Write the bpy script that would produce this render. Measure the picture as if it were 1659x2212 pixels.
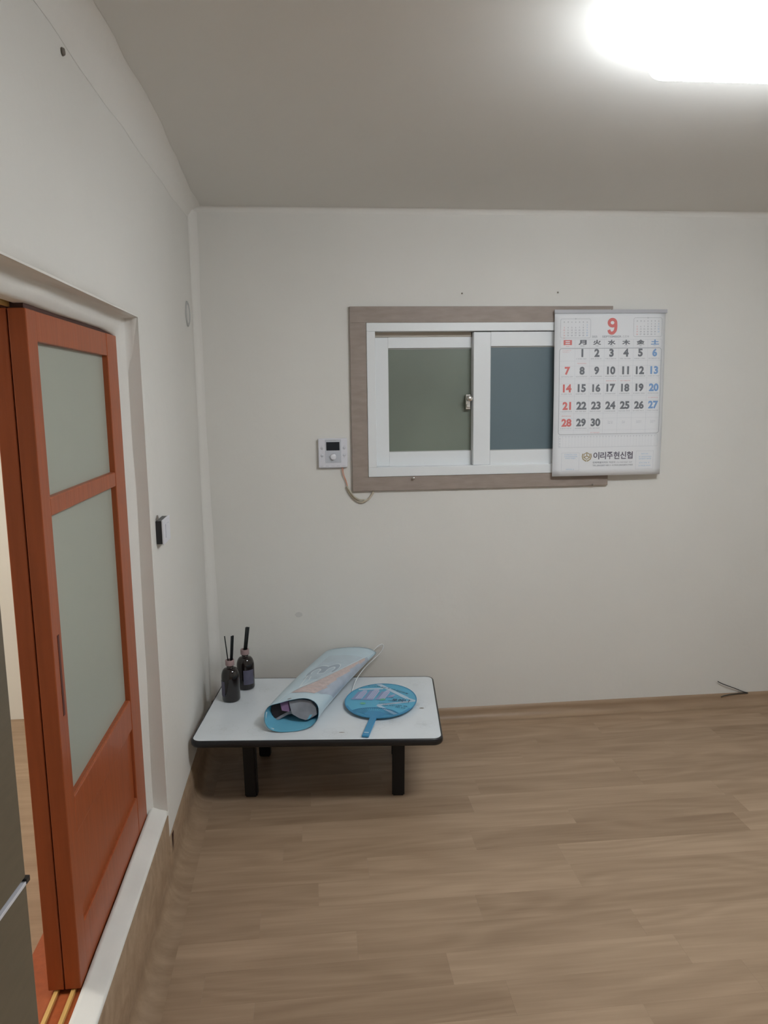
import bpy, bmesh, math, random
from mathutils import Vector, Matrix

for o in list(bpy.data.objects):
    bpy.data.objects.remove(o, do_unlink=True)
SC = bpy.context.scene
COL = SC.collection
random.seed(7)
R = math.radians

# ------------------------------------------------------------------ camera
YAW, PITCH, ROLL = 0.0972520, 0.1526217, -0.0130612
CAM = Vector((0.4479, -3.2039, 1.45))
F_PX = 1642.05
fw = Vector((math.sin(YAW) * math.cos(PITCH), math.cos(YAW) * math.cos(PITCH), -math.sin(PITCH)))
rt = Vector((math.cos(YAW), -math.sin(YAW), 0))
up = rt.cross(fw)
r2 = rt * math.cos(ROLL) + up * math.sin(ROLL)
u2 = up * math.cos(ROLL) - rt * math.sin(ROLL)
cd = bpy.data.cameras.new('camera')
cam = bpy.data.objects.new('camera', cd)
COL.objects.link(cam)
cam.matrix_world = Matrix(((r2.x, u2.x, -fw.x, CAM.x), (r2.y, u2.y, -fw.y, CAM.y), (r2.z, u2.z, -fw.z, CAM.z), (0, 0, 0, 1)))
cd.sensor_fit = 'VERTICAL'
cd.sensor_height = 36.0
cd.lens = F_PX * 36.0 / 2212.0
cd.clip_start = 0.02
SC.camera = cam

# ------------------------------------------------------------------ world and exposure
W = bpy.data.worlds.new('dusk')
SC.world = W
W.use_nodes = True
bg = W.node_tree.nodes['Background']
bg.inputs[0].default_value = (0.30, 0.42, 0.55, 1)
bg.inputs[1].default_value = 0.35
vs = SC.view_settings
vs.view_transform = 'Standard'
vs.look = 'None'
vs.gamma = 1.0
vs.use_curve_mapping = False
vs.exposure = 1.55
LAMP_STRENGTH = 12.0
HALL_STRENGTH = 15.0

# ------------------------------------------------------------------ materials
def sock(n, *names):
    for k in names:
        if k in n.inputs:
            return n.inputs[k]

def mat(name, color, rough=0.6, metal=0.0, spec=0.5, bump=0.0, bscale=60.0, var=0.0, vscale=3.0, trans=0.0, coat=0.0, stretch=(1, 1, 1)):
    """principled material with object-space noise for colour variation and fine relief"""
    m = bpy.data.materials.new(name)
    m.use_nodes = True
    nt = m.node_tree
    b = nt.nodes['Principled BSDF']
    b.inputs['Base Color'].default_value = (*color, 1)
    b.inputs['Roughness'].default_value = rough
    b.inputs['Metallic'].default_value = metal
    sock(b, 'Specular IOR Level', 'Specular').default_value = spec
    if trans:
        sock(b, 'Transmission Weight', 'Transmission').default_value = trans
    if coat:
        sock(b, 'Coat Weight', 'Coat').default_value = coat
    geo = nt.nodes.new('ShaderNodeNewGeometry')
    mp = nt.nodes.new('ShaderNodeMapping')
    mp.inputs['Scale'].default_value = stretch
    nt.links.new(geo.outputs['Position'], mp.inputs[0])
    if var > 0:
        n = nt.nodes.new('ShaderNodeTexNoise')
        n.inputs['Scale'].default_value = vscale
        n.inputs['Detail'].default_value = 4
        nt.links.new(mp.outputs[0], n.inputs['Vector'])
        cr = nt.nodes.new('ShaderNodeValToRGB')
        lo = [max(0, c * (1 - var)) for c in color]
        hi = [min(1, c * (1 + var)) for c in color]
        cr.color_ramp.elements[0].position = 0.3
        cr.color_ramp.elements[1].position = 0.7
        cr.color_ramp.elements[0].color = (*lo, 1)
        cr.color_ramp.elements[1].color = (*hi, 1)
        nt.links.new(n.outputs['Fac'], cr.inputs[0])
        nt.links.new(cr.outputs[0], b.inputs['Base Color'])
    if bump > 0:
        n2 = nt.nodes.new('ShaderNodeTexNoise')
        n2.inputs['Scale'].default_value = bscale
        n2.inputs['Detail'].default_value = 5
        nt.links.new(mp.outputs[0], n2.inputs['Vector'])
        bp = nt.nodes.new('ShaderNodeBump')
        bp.inputs['Strength'].default_value = bump
        bp.inputs['Distance'].default_value = 0.01
        nt.links.new(n2.outputs['Fac'], bp.inputs['Height'])
        nt.links.new(bp.outputs[0], b.inputs['Normal'])
    return m

def emit_mat(name, color, strength):
    m = bpy.data.materials.new(name)
    m.use_nodes = True
    nt = m.node_tree
    nt.nodes.remove(nt.nodes['Principled BSDF'])
    e = nt.nodes.new('ShaderNodeEmission')
    e.inputs[0].default_value = (*color, 1)
    e.inputs[1].default_value = strength
    nt.links.new(e.outputs[0], nt.nodes['Material Output'].inputs[0])
    return m

def wood_floor_mat():
    m = bpy.data.materials.new('oak_print_vinyl')
    m.use_nodes = True
    nt = m.node_tree
    L = nt.links
    b = nt.nodes['Principled BSDF']
    geo = nt.nodes.new('ShaderNodeNewGeometry')
    oi = nt.nodes.new('ShaderNodeObjectInfo')
    mul = nt.nodes.new('ShaderNodeVectorMath'); mul.operation = 'SCALE'
    comb = nt.nodes.new('ShaderNodeCombineXYZ')
    L.new(oi.outputs['Random'], comb.inputs[0]); L.new(oi.outputs['Random'], comb.inputs[1]); L.new(oi.outputs['Random'], comb.inputs[2])
    L.new(comb.outputs[0], mul.inputs[0]); mul.inputs['Scale'].default_value = 37.0
    add = nt.nodes.new('ShaderNodeVectorMath'); add.operation = 'ADD'
    L.new(geo.outputs['Position'], add.inputs[0]); L.new(mul.outputs[0], add.inputs[1])
    def noise(scale3, sc, detail, dist):
        mp = nt.nodes.new('ShaderNodeMapping'); mp.inputs['Scale'].default_value = scale3
        L.new(add.outputs[0], mp.inputs[0])
        n = nt.nodes.new('ShaderNodeTexNoise'); n.inputs['Scale'].default_value = sc
        n.inputs['Detail'].default_value = detail; n.inputs['Distortion'].default_value = dist
        L.new(mp.outputs[0], n.inputs['Vector'])
        return n.outputs['Fac']
    broad = noise((0.9, 9, 9), 1.6, 3, 0.8)
    fine = noise((3.5, 90, 90), 1.5, 4, 0.2)
    # cathedral figure: bands of a slowly bending field
    ring = noise((0.8, 5.5, 5.5), 1.1, 1, 0.3)
    rm = nt.nodes.new('ShaderNodeMath'); rm.operation = 'MULTIPLY'; rm.inputs[1].default_value = 60
    L.new(ring, rm.inputs[0])
    rs = nt.nodes.new('ShaderNodeMath'); rs.operation = 'SINE'; L.new(rm.outputs[0], rs.inputs[0])
    def madd(a, k, c):
        n = nt.nodes.new('ShaderNodeMath'); n.operation = 'MULTIPLY_ADD'
        L.new(a, n.inputs[0]); n.inputs[1].default_value = k
        if isinstance(c, float): n.inputs[2].default_value = c
        else: L.new(c, n.inputs[2])
        return n.outputs[0]
    v = madd(broad, 0.75, -0.10)
    v = madd(fine, 0.34, v)
    v = madd(rs.outputs[0], 0.075, v)
    v = madd(oi.outputs['Random'], 0.30, v)
    cr = nt.nodes.new('ShaderNodeValToRGB')
    e = cr.color_ramp.elements
    e[0].position = 0.2; e[0].color = (0.270, 0.178, 0.110, 1)
    e[1].position = 0.9; e[1].color = (0.448, 0.318, 0.212, 1)
    L.new(v, cr.inputs[0])
    L.new(cr.outputs[0], b.inputs['Base Color'])
    b.inputs['Roughness'].default_value = 0.42
    sock(b, 'Specular IOR Level', 'Specular').default_value = 0.35
    bp = nt.nodes.new('ShaderNodeBump'); bp.inputs['Strength'].default_value = 0.08; bp.inputs['Distance'].default_value = 0.002
    L.new(fine, bp.inputs['Height']); L.new(bp.outputs[0], b.inputs['Normal'])
    return m

def door_wood_mat():
    m = mat('red_varnished_wood', (0.36, 0.088, 0.029), 0.36, spec=0.32, var=0.09, vscale=5, stretch=(14, 14, 1.0), bump=0.05, bscale=9)
    return m

WALLP = mat('ivory_wallpaper', (0.745, 0.727, 0.685), 0.75, spec=0.2, var=0.025, vscale=1.6, bump=0.12, bscale=22)
CEILP = mat('ceiling_paper', (0.745, 0.73, 0.695), 0.8, spec=0.2, var=0.02, vscale=1.2, bump=0.10, bscale=9)
TRIMP = mat('soft_trim_paper', (0.775, 0.755, 0.715), 0.7, spec=0.2, bump=0.2, bscale=16)
SILLM = mat('sill_paint', (0.78, 0.765, 0.72), 0.5, spec=0.3, var=0.04, vscale=9, bump=0.1, bscale=20)
HALLP = mat('hall_paint', (0.78, 0.76, 0.70), 0.8, spec=0.2, var=0.02)
FLOORM = wood_floor_mat()
SEAM = mat('plank_seam', (0.27, 0.185, 0.11), 0.7, var=0.1)
DOORW = door_wood_mat()
DARKGAP = mat('split_and_gap_shade', (0.06, 0.018, 0.012), 0.6, var=0.2)  # for the vinyl split, and shade painted above the door leaves
PULLM = mat('dark_red_pull', (0.10, 0.018, 0.012), 0.5, var=0.1)
PINE = mat('bare_pine', (0.62, 0.38, 0.12), 0.5, var=0.15, vscale=12, stretch=(8, 1, 8))
DGLASS = mat('frosted_door_glass', (0.43, 0.455, 0.385), 0.35, spec=0.4, var=0.04, vscale=2.0, bump=0.03, bscale=300, trans=0.12)
TAUPE = mat('taupe_casing', (0.335, 0.275, 0.238), 0.5, spec=0.35, var=0.09, vscale=14, stretch=(1, 4, 4), bump=0.04, bscale=40)
PVC = mat('white_pvc', (0.80, 0.82, 0.83), 0.35, spec=0.45, var=0.01)
PVCSH = mat('grey_gasket', (0.42, 0.42, 0.40), 0.6, var=0.05)
TRACKM = mat('taupe_track', (0.47, 0.42, 0.355), 0.6, var=0.06)
GLASSL = mat('frosted_green_glass', (0.225, 0.258, 0.212), 0.24, spec=0.5, var=0.10, vscale=2.2, bump=0.02, bscale=250, trans=0.15)
GLASSR = mat('frosted_blue_glass', (0.165, 0.222, 0.248), 0.24, spec=0.5, var=0.06, vscale=2.0, bump=0.03, bscale=300, trans=0.15)
CHROME = mat('chrome', (0.75, 0.74, 0.72), 0.22, metal=1.0, var=0.02)
PAPER = mat('calendar_paper', (0.80, 0.81, 0.83), 0.6, spec=0.3, var=0.01)
INKK = mat('hazed_ink_grey', (0.185, 0.195, 0.215), 0.7, var=0.03)  # lightened, lens haze is mixed into this ink colour
INKL = mat('ink_light_grey', (0.42, 0.43, 0.46), 0.7, var=0.03)
INKR = mat('hazed_ink_red', (0.70, 0.20, 0.19), 0.7, var=0.03)  # red paled by painted haze
INKRL = mat('ink_light_red', (0.75, 0.42, 0.42), 0.7, var=0.03)
INKB = mat('hazed_ink_blue', (0.23, 0.38, 0.64), 0.7, var=0.03)  # blue paled by painted haze
INKBL = mat('ink_light_blue', (0.42, 0.56, 0.72), 0.7, var=0.03)
INKG = mat('ink_gold', (0.42, 0.34, 0.20), 0.6, var=0.05)
BARM = mat('calendar_binding', (0.48, 0.48, 0.51), 0.4, var=0.03)
WPLAST = mat('white_plastic', (0.74, 0.74, 0.79), 0.35, spec=0.45, var=0.01)
GPLAST = mat('grey_plastic', (0.55, 0.57, 0.62), 0.35, spec=0.45, var=0.02)
BUTTON = mat('button_grey', (0.62, 0.63, 0.68), 0.4, var=0.02)
LCD = mat('dark_display', (0.012, 0.016, 0.024), 0.15, spec=0.5, var=0.1)
WIREO = mat('orange_wire', (0.70, 0.34, 0.24), 0.5, var=0.05)
WIRET = mat('beige_cable', (0.52, 0.46, 0.36), 0.5, var=0.08, vscale=30)
BLACKW = mat('black_wire', (0.03, 0.032, 0.032), 0.5, var=0.1)
TABLEW = mat('white_laminate', (0.74, 0.78, 0.81), 0.22, spec=0.5, var=0.035, vscale=7)
TABLEP = mat('laminate_print', (0.665, 0.70, 0.715), 0.25, spec=0.5, var=0.03)
BLACKE = mat('black_edge', (0.011, 0.011, 0.013), 0.35, spec=0.5, var=0.1)
BLACKL = mat('black_leg', (0.008, 0.008, 0.010), 0.45, spec=0.4, var=0.2)
AMBER = mat('dark_amber_glass', (0.010, 0.006, 0.006), 0.07, spec=0.6, var=0.15, coat=0.3)
COLLAR = mat('pink_collar', (0.36, 0.25, 0.25), 0.45, var=0.08, vscale=60)
BLABEL = mat('slate_label', (0.105, 0.10, 0.15), 0.55, var=0.1, vscale=40)
REED = mat('black_reed', (0.010, 0.012, 0.013), 0.6, var=0.3, vscale=100)
BAGO = mat('pale_blue_plastic', (0.53, 0.66, 0.73), 0.32, spec=0.5, var=0.04, vscale=8)
BAGI = mat('sky_blue_lining', (0.15, 0.45, 0.62), 0.4, var=0.06, vscale=10)
BAGG = mat('bag_print_slate', (0.40, 0.46, 0.55), 0.35, var=0.10, vscale=18)
BAGG2 = mat('bag_print_pale_slate', (0.48, 0.575, 0.64), 0.35, var=0.08, vscale=14)
BAGS = mat('bag_print_salmon', (0.58, 0.475, 0.455), 0.35, var=0.12, vscale=60)
BAGW = mat('bag_print_white', (0.68, 0.76, 0.80), 0.35, var=0.02)
BAGD = mat('bag_print_dark', (0.33, 0.40, 0.48), 0.35, var=0.05)
PURPLE = mat('purple_sheet', (0.24, 0.14, 0.27), 0.4, var=0.25, vscale=16)
BAGDK = mat('plum_cavity_shade', (0.012, 0.009, 0.014), 0.5, var=0.2, vscale=20)  # near-black to paint the shade inside the bag
GREYSH = mat('grey_sheet', (0.25, 0.265, 0.30), 0.4, var=0.30, vscale=14)
STRING = mat('white_string', (0.74, 0.76, 0.76), 0.7, var=0.03)
FANB = mat('fan_blue', (0.10, 0.42, 0.62), 0.35, spec=0.5, var=0.03)
FANP = mat('fan_frame_blue', (0.045, 0.27, 0.50), 0.35, spec=0.5, var=0.04)
FANL = mat('fan_light_band', (0.48, 0.62, 0.74), 0.35, var=0.03)
FANT = mat('fan_tower_lilac', (0.46, 0.50, 0.68), 0.4, var=0.05)
FANTD = mat('fan_tower_shade', (0.24, 0.30, 0.52), 0.4, var=0.05)
FANINK = mat('fan_ink', (0.035, 0.06, 0.13), 0.5, var=0.05)
FANGR = mat('fan_green', (0.16, 0.50, 0.34), 0.5, var=0.05)
OLIVE = mat('olive_grey_panel', (0.140, 0.115, 0.078), 0.35, spec=0.5, var=0.06, vscale=30, stretch=(1, 1, 6))
LIGHTM = emit_mat('lamp_diffuser_glow', (0.90, 0.955, 1.0), LAMP_STRENGTH)
HALLLM = emit_mat('added_lamp_glow', (1.0, 0.965, 0.90), HALL_STRENGTH)
LAMPB = mat('lamp_tray', (0.82, 0.84, 0.85), 0.4, var=0.01)
SMUDGE = mat('wall_smudge', (0.645, 0.63, 0.60), 0.8, var=0.05)
PIN = mat('dark_pin', (0.22, 0.19, 0.16), 0.5, var=0.1)

# ------------------------------------------------------------------ helpers
def link(name, me, m, parent=None):
    me.materials.append(m)
    o = bpy.data.objects.new(name, me)
    COL.objects.link(o)
    if parent is not None:
        o.parent = parent
    return o

def obj(name, bm, m, parent=None, smooth=False):
    me = bpy.data.meshes.new(name)
    bmesh.ops.recalc_face_normals(bm, faces=bm.faces)
    bm.to_mesh(me)
    bm.free()
    if smooth:
        for p in me.polygons:
            p.use_smooth = True
    return link(name, me, m, parent)

def raw(name, verts, faces, m, parent=None, smooth=False):
    me = bpy.data.meshes.new(name)
    me.from_pydata(verts, [], faces)
    me.update()
    if smooth:
        for p in me.polygons:
            p.use_smooth = True
    return link(name, me, m, parent)

def abox(bm, lo, hi):
    vs_ = [bm.verts.new((x, y, z)) for x in (lo[0], hi[0]) for y in (lo[1], hi[1]) for z in (lo[2], hi[2])]
    for f in ((0, 1, 3, 2), (4, 6, 7, 5), (0, 4, 5, 1), (2, 3, 7, 6), (0, 2, 6, 4), (1, 5, 7, 3)):
        bm.faces.new([vs_[i] for i in f])
    return vs_

def box(name, lo, hi, m, parent=None, bevel=0.0, seg=2):
    bm = bmesh.new()
    abox(bm, lo, hi)
    if bevel:
        bmesh.ops.bevel(bm, geom=bm.edges[:], offset=bevel, segments=seg, affect='EDGES', profile=0.5)
    return obj(name, bm, m, parent, smooth=False)

def tag(o, label, cat, group=None):
    o['label'] = label
    o['category'] = cat
    if group:
        o['group'] = group
    return o

def struct(o, label=None):
    o['kind'] = 'structure'
    if label:
        o['label'] = label
    return o

def empty(name, loc=(0, 0, 0), rz=0.0):
    o = bpy.data.objects.new(name, None)
    o.empty_display_size = 0.05
    COL.objects.link(o)
    o.location = loc
    o.rotation_euler = (0, 0, rz)
    return o

def catmull(pts, n=8):
    P = [Vector(p) for p in pts]
    P = [P[0] * 2 - P[1]] + P + [P[-1] * 2 - P[-2]]
    out = []
    for i in range(1, len(P) - 2):
        a, b, c, d = P[i - 1], P[i], P[i + 1], P[i + 2]
        for k in range(n):
            t = k / n
            out.append(0.5 * ((2 * b) + (c - a) * t + (2 * a - 5 * b + 4 * c - d) * t * t + (3 * b - a - 3 * c + d) * t ** 3))
    out.append(P[-2])
    return out

def tube(name, pts, r, m, parent=None, seg=8, n=8):
    path = catmull(pts, n) if len(pts) > 2 else [Vector(p) for p in pts]
    verts, faces = [], []
    prev = None
    for i, p in enumerate(path):
        t = (path[min(i + 1, len(path) - 1)] - path[max(i - 1, 0)]).normalized()
        a = prev if prev is not None else (Vector((0, 0, 1)) if abs(t.z) < 0.9 else Vector((1, 0, 0)))
        x = (a - t * a.dot(t)).normalized()
        y = t.cross(x)
        prev = x
        for k in range(seg):
            an = 2 * math.pi * k / seg
            verts.append(p + x * (r * math.cos(an)) + y * (r * math.sin(an)))
    for i in range(len(path) - 1):
        for k in range(seg):
            a, b = i * seg + k, i * seg + (k + 1) % seg
            faces.append((a, b, b + seg, a + seg))
    faces.append(tuple(range(seg - 1, -1, -1)))
    faces.append(tuple(range(len(verts) - seg, len(verts))))
    return raw(name, [tuple(v) for v in verts], faces, m, parent, True)

def lathe(name, prof, m, parent=None, seg=40, a0=0.0, a1=2 * math.pi, cx=0.0, cy=0.0):
    verts, faces = [], []
    full = abs(a1 - a0 - 2 * math.pi) < 1e-6
    ns = seg if full else seg + 1
    for k in range(ns):
        an = a0 + (a1 - a0) * k / seg
        for r, z in prof:
            verts.append((cx + r * math.cos(an), cy + r * math.sin(an), z))
    n = len(prof)
    for k in range(seg):
        for j in range(n - 1):
            a = k * n + j
            b = ((k + 1) % ns) * n + j
            faces.append((a, b, b + 1, a + 1))
    return raw(name, verts, faces, m, parent, True)

def round_rect(x0, x1, y0, y1, r, n=6):
    pts = []
    for cx, cy, a in ((x1 - r, y1 - r, 0), (x0 + r, y1 - r, 90), (x0 + r, y0 + r, 180), (x1 - r, y0 + r, 270)):
        for k in range(n + 1):
            t = R(a + 90 * k / n)
            pts.append((cx + r * math.cos(t), cy + r * math.sin(t)))
    return pts

# -------- flat print: 2-D shapes gathered and mapped on to a surface
_text_cache = {}
def text2d(s, bold=0.0):
    key = (s, bold)
    if key not in _text_cache:
        cu = bpy.data.curves.new('lettering', 'FONT')
        cu.body = s
        cu.resolution_u = 3
        cu.offset = bold
        o = bpy.data.objects.new('lettering', cu)
        COL.objects.link(o)
        dg = bpy.context.evaluated_depsgraph_get()
        me = bpy.data.meshes.new_from_object(o.evaluated_get(dg))
        v = [(p.co.x, p.co.y) for p in me.vertices]
        f = [tuple(p.vertices) for p in me.polygons]
        bpy.data.meshes.remove(me)
        bpy.data.objects.remove(o, do_unlink=True)
        bpy.data.curves.remove(cu)
        xs = [a for a, _ in v]; ys = [b for _, b in v]
        _text_cache[key] = (v, f, min(xs), max(xs), min(ys), max(ys))
    return _text_cache[key]

class Print:
    """collects 2-D faces; build() maps them through fn(x, y) -> (x, y, z)"""
    def __init__(self):
        self.v, self.f = [], []
    def poly(self, pts):
        n = len(self.v)
        self.v += pts
        self.f.append(tuple(range(n, n + len(pts))))
    def rect(self, x0, y0, x1, y1):
        n = max(1, int(abs(y1 - y0) / 0.05))
        m_ = max(1, int(abs(x1 - x0) / 0.05))
        self.grid(x0, y0, x1, y1, m_, n)
    def grid(self, x0, y0, x1, y1, nx, ny, fn=None):
        n = len(self.v)
        for j in range(ny + 1):
            for i in range(nx + 1):
                p = (x0 + (x1 - x0) * i / nx, y0 + (y1 - y0) * j / ny)
                self.v.append(fn(*p) if fn else p)
        for j in range(ny):
            for i in range(nx):
                a = n + j * (nx + 1) + i
                self.f.append((a, a + 1, a + nx + 2, a + nx + 1))
    def ribbon(self, pts, w, closed=False, step=0.05):
        src = list(pts) + ([pts[0]] if closed else [])
        fine = []
        for a, b in zip(src[:-1], src[1:]):
            m_ = max(1, int(math.hypot(b[0] - a[0], b[1] - a[1]) / step))
            fine += [(a[0] + (b[0] - a[0]) * k / m_, a[1] + (b[1] - a[1]) * k / m_) for k in range(m_)]
        pts = fine if closed else fine + [src[-1]]
        n0 = len(self.v)
        N = len(pts)
        for i, p in enumerate(pts):
            if closed:
                a, b = pts[i - 1], pts[(i + 1) % N]
            else:
                a, b = pts[max(i - 1, 0)], pts[min(i + 1, N - 1)]
            dx, dy = b[0] - a[0], b[1] - a[1]
            l = math.hypot(dx, dy) or 1
            nx, ny = -dy / l * w / 2, dx / l * w / 2
            self.v += [(p[0] + nx, p[1] + ny), (p[0] - nx, p[1] - ny)]
        for i in range(N if closed else N - 1):
            a, b = n0 + 2 * i, n0 + 2 * ((i + 1) % N)
            self.f.append((a, a + 1, b + 1, b))
    def frame(self, x0, y0, x1, y1, r, w):
        self.ribbon(round_rect(x0, x1, y0, y1, r, 4), w, True)
    def text(self, s, cx, cy, h=None, w=None, bold=0.0, anchor='c', rot=0.0):
        v, f, x0, x1, y0, y1 = text2d(s, bold)
        sy = (h / (y1 - y0)) if h else w / (x1 - x0)
        sx = (w / (x1 - x0)) if w else sy
        n = len(self.v)
        mx = {'c': (x0 + x1) / 2, 'l': x0, 'r': x1}[anchor]
        my = (y0 + y1) / 2
        c, s_ = math.cos(rot), math.sin(rot)
        for a, b in v:
            px, py = (a - mx) * sx, (b - my) * sy
            self.v.append((cx + px * c - py * s_, cy + px * s_ + py * c))
        self.f += [tuple(n + i for i in q) for q in f]
    def marks(self, x0, y, w, h, rng, rot=0.0):
        """a line of print too small to read: rows of tiny strokes"""
        x = 0.0
        c, s_ = math.cos(rot), math.sin(rot)
        while x < w:
            g = h * rng.uniform(0.55, 0.95)
            for a, b, p, q in ((0, 0, 0.14, 1), (0.3, 0.62, 1, 0.76), (0.3, rng.uniform(0.05, 0.3), 0.9, rng.uniform(0.3, 0.45))):
                pts = [(x + g * a, h * b), (x + g * p, h * b), (x + g * p, h * q), (x + g * a, h * q)]
                self.poly([(x0 + u * c - v * s_, y + u * s_ + v * c) for u, v in pts])
            x += g * (1.25 if rng.random() < 0.85 else 1.9)
    def build(self, name, fn, m, parent, stuff=False):
        o = raw(name, [fn(*p) for p in self.v], self.f, m, parent)
        if stuff:
            o['kind'] = 'stuff'
        return o

# ================================================================== SETTING
H = 2.193          # ceiling height
RW = 3.05          # right wall
NY = -3.50         # wall behind the camera
D_FAR, D_NEAR = -1.05, -2.45      # doorway in the left wall
D_BOT, D_TOP = 0.205, 1.665
HALL_Z = 0.22

# floor: base sheet and printed planks
fl = struct(box('floor', (-0.02, NY, -0.06), (RW, 0.0, -0.0035), SEAM), 'oak look plank floor')
PW = 0.11
pm = bpy.data.meshes.new('plank')
_bm = bmesh.new(); abox(_bm, (0, 0, -0.003), (1, 1, 0)); bmesh.ops.recalc_face_normals(_bm, faces=_bm.faces); _bm.to_mesh(pm); _bm.free()
pm.materials.append(FLOORM)
known = {3: 1.27, 4: 1.62, 5: 0.42, 6: 0.99, 7: 1.32, 8: 0.33, 9: 0.595, 10: 0.44, 11: 0.276, 12: 0.54, 13: 0.15, 14: 0.9, 2: 0.75, 1: 1.05, 0: 0.5}
nrow = int(math.ceil(-NY / PW))
for k in range(nrow):
    y1 = -PW * k
    y0 = max(NY, y1 - PW)
    s = known.get(k, random.uniform(0.2, 1.2))
    ends = [s]
    while ends[-1] < RW:
        ends.append(ends[-1] + random.choice((0.62, 0.78, 0.93)))
    while ends[0] > 0:
        ends.insert(0, ends[0] - random.choice((0.62, 0.78, 0.93)))
    for a, b in zip(ends[:-1], ends[1:]):
        a, b = max(a, 0.0), min(b, RW)
        if b - a < 0.03:
            continue
        o = bpy.data.objects.new('plank', pm)
        COL.objects.link(o)
        o.parent = fl
        o.location = (a, y0 + 0.0001, 0)
        o.scale = (b - a - 0.0002, (y1 - y0) - 0.0002, 1)

# ceiling
struct(box('ceiling', (-0.2, NY - 0.12, H), (RW + 0.12, 0.12, H + 0.1), CEILP), 'papered ceiling')

# back wall with window opening
WX0, WX1, WZ0, WZ1 = 0.695, 1.675, 1.108, 1.744
bm = bmesh.new()
for lo, hi in (((-0.2, 0, -0.06), (WX0, 0.14, H)), ((WX1, 0, -0.06), (RW + 0.12, 0.14, H)), ((WX0, 0, -0.06), (WX1, 0.14, WZ0)), ((WX0, 0, WZ1), (WX1, 0.14, H))):
    abox(bm, lo, hi)
struct(obj('wall_back', bm, WALLP), 'ivory papered wall with the window')
# left wall with doorway
bm = bmesh.new()
for lo, hi in (((-0.2, D_FAR, -0.06), (0, 0, H)), ((-0.2, NY, -0.06), (0, D_NEAR, H)), ((-0.2, D_NEAR, D_TOP), (0, D_FAR, H)), ((-0.2, D_NEAR, -0.06), (0, D_FAR, D_BOT))):
    abox(bm, lo, hi)
struct(obj('wall_left', bm, WALLP), 'ivory papered wall with the sliding door')
struct(box('wall_right', (RW, NY - 0.12, -0.06), (RW + 0.12, 0.0, H), WALLP), 'ivory papered wall under the lamp side')
struct(box('wall_front', (-0.2, NY - 0.12, -0.06), (RW, NY, H), WALLP), 'ivory papered wall behind the viewer')

# soft paper coves where walls and ceiling meet
def wob(s, seed, a):
    return a * (math.sin(s * 5.1 + seed) + 0.6 * math.sin(s * 12.7 + seed * 2.3) + 0.4 * math.sin(s * 23.1 + seed * 4.1)) / 2

def cove(name, stations, label, m=None):
    """stations: list of rings (each a list of points across the strip)"""
    n = len(stations[0])
    verts = [p for st in stations for p in st]
    faces = []
    for i in range(len(stations) - 1):
        for j in range(n - 1):
            a = i * n + j
            faces.append((a, a + 1, a + n + 1, a + n))
    return struct(raw(name, verts, faces, m or TRIMP, None, True), label)

st = []
for i in range(71):
    y = NY * i / 70
    w = 0.030 + 0.024 * min(1, -y / 0.8) + wob(y, 1.0, 0.007)
    h = 0.032 + 0.022 * min(1, -y / 0.8) + wob(y, 2.7, 0.007)
    st.append([(0.0005, y, H - h - 0.012), (0.004, y, H - h), (w * 0.42, y, H - h * 0.42), (w, y, H - 0.003), (w + 0.014, y, H - 0.0005)])
cove('trim_1', st, 'rounded paper seam along left wall and ceiling')
st = []
for i in range(61):
    x = RW * i / 60
    w = 0.014 + wob(x, 4.0, 0.002)
    st.append([(x, -0.0005, H - w - 0.006), (x, -0.003, H - w), (x, -w * 0.45, H - w * 0.45), (x, -w, H - 0.002), (x, -w - 0.006, H - 0.0005)])
cove('trim_2', st, 'thin paper seam along window wall and ceiling')
st = []
for i in range(61):
    z = 0.16 + (H - 0.16) * i / 60
    w = 0.022 + 0.02 * max(0, (1.1 - z)) + wob(z, 3.0, 0.003)
    st.append([(0.0005, -w - 0.01, z), (0.002, -w, z), (w * 0.4, -w * 0.4, z), (w, -0.002, z), (w + 0.01, -0.0005, z)])
cove('trim_3', st, 'rounded paper seam in the room corner')

# vinyl flooring turned up at the walls
def upturn(name, prof, axis, a, b, n, label):
    verts, faces = [], []
    for i in range(n + 1):
        s = a + (b - a) * i / n
        for d, z in prof:
            verts.append((s, -d, z) if axis == 'x' else (d, s, z))
    m_ = len(prof)
    for i in range(n):
        for j in range(m_ - 1):
            q = i * m_ + j
            faces.append((q, q + 1, q + m_ + 1, q + m_))
    return struct(raw(name, verts, faces, FLOORM, None, True), label)

def fillet(h, r):
    p = [(0.0003, h), (0.0035, h - 0.001), (0.004, r + 0.004)]
    for k in range(1, 7):
        t = R(90 * k / 6)
        p.append((0.004 + r * (1 - math.cos(t)), 0.0012 + r * (1 - math.sin(t)) + 0.003 * (1 - k / 6)))
    p.append((0.004 + r + 0.01, 0.0008))
    return p
upturn('baseboard_back', fillet(0.056, 0.032), 'x', 0.0, RW, 1, 'wood look vinyl turned up on window wall')
upturn('baseboard_left', fillet(0.150, 0.05), 'y', D_FAR - 0.012, 0.0, 1, 'wood look vinyl turned up on left wall')
upturn('baseboard_door', fillet(0.229, 0.05), 'y', NY, D_FAR - 0.012, 1, 'wood look vinyl turned up under the door sill')
# split at the end of the vinyl below the door jamb
raw('trim_5', [(0.0055, -1.03, 0.15), (0.0055, -1.005, 0.149), (0.0062, -1.018, 0.118), (0.0075, -1.03, 0.085)], [(0, 1, 2, 3)], DARKGAP)
struct(bpy.data.objects['trim_5'], 'dark split at the vinyl edge below the door jamb')

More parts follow.
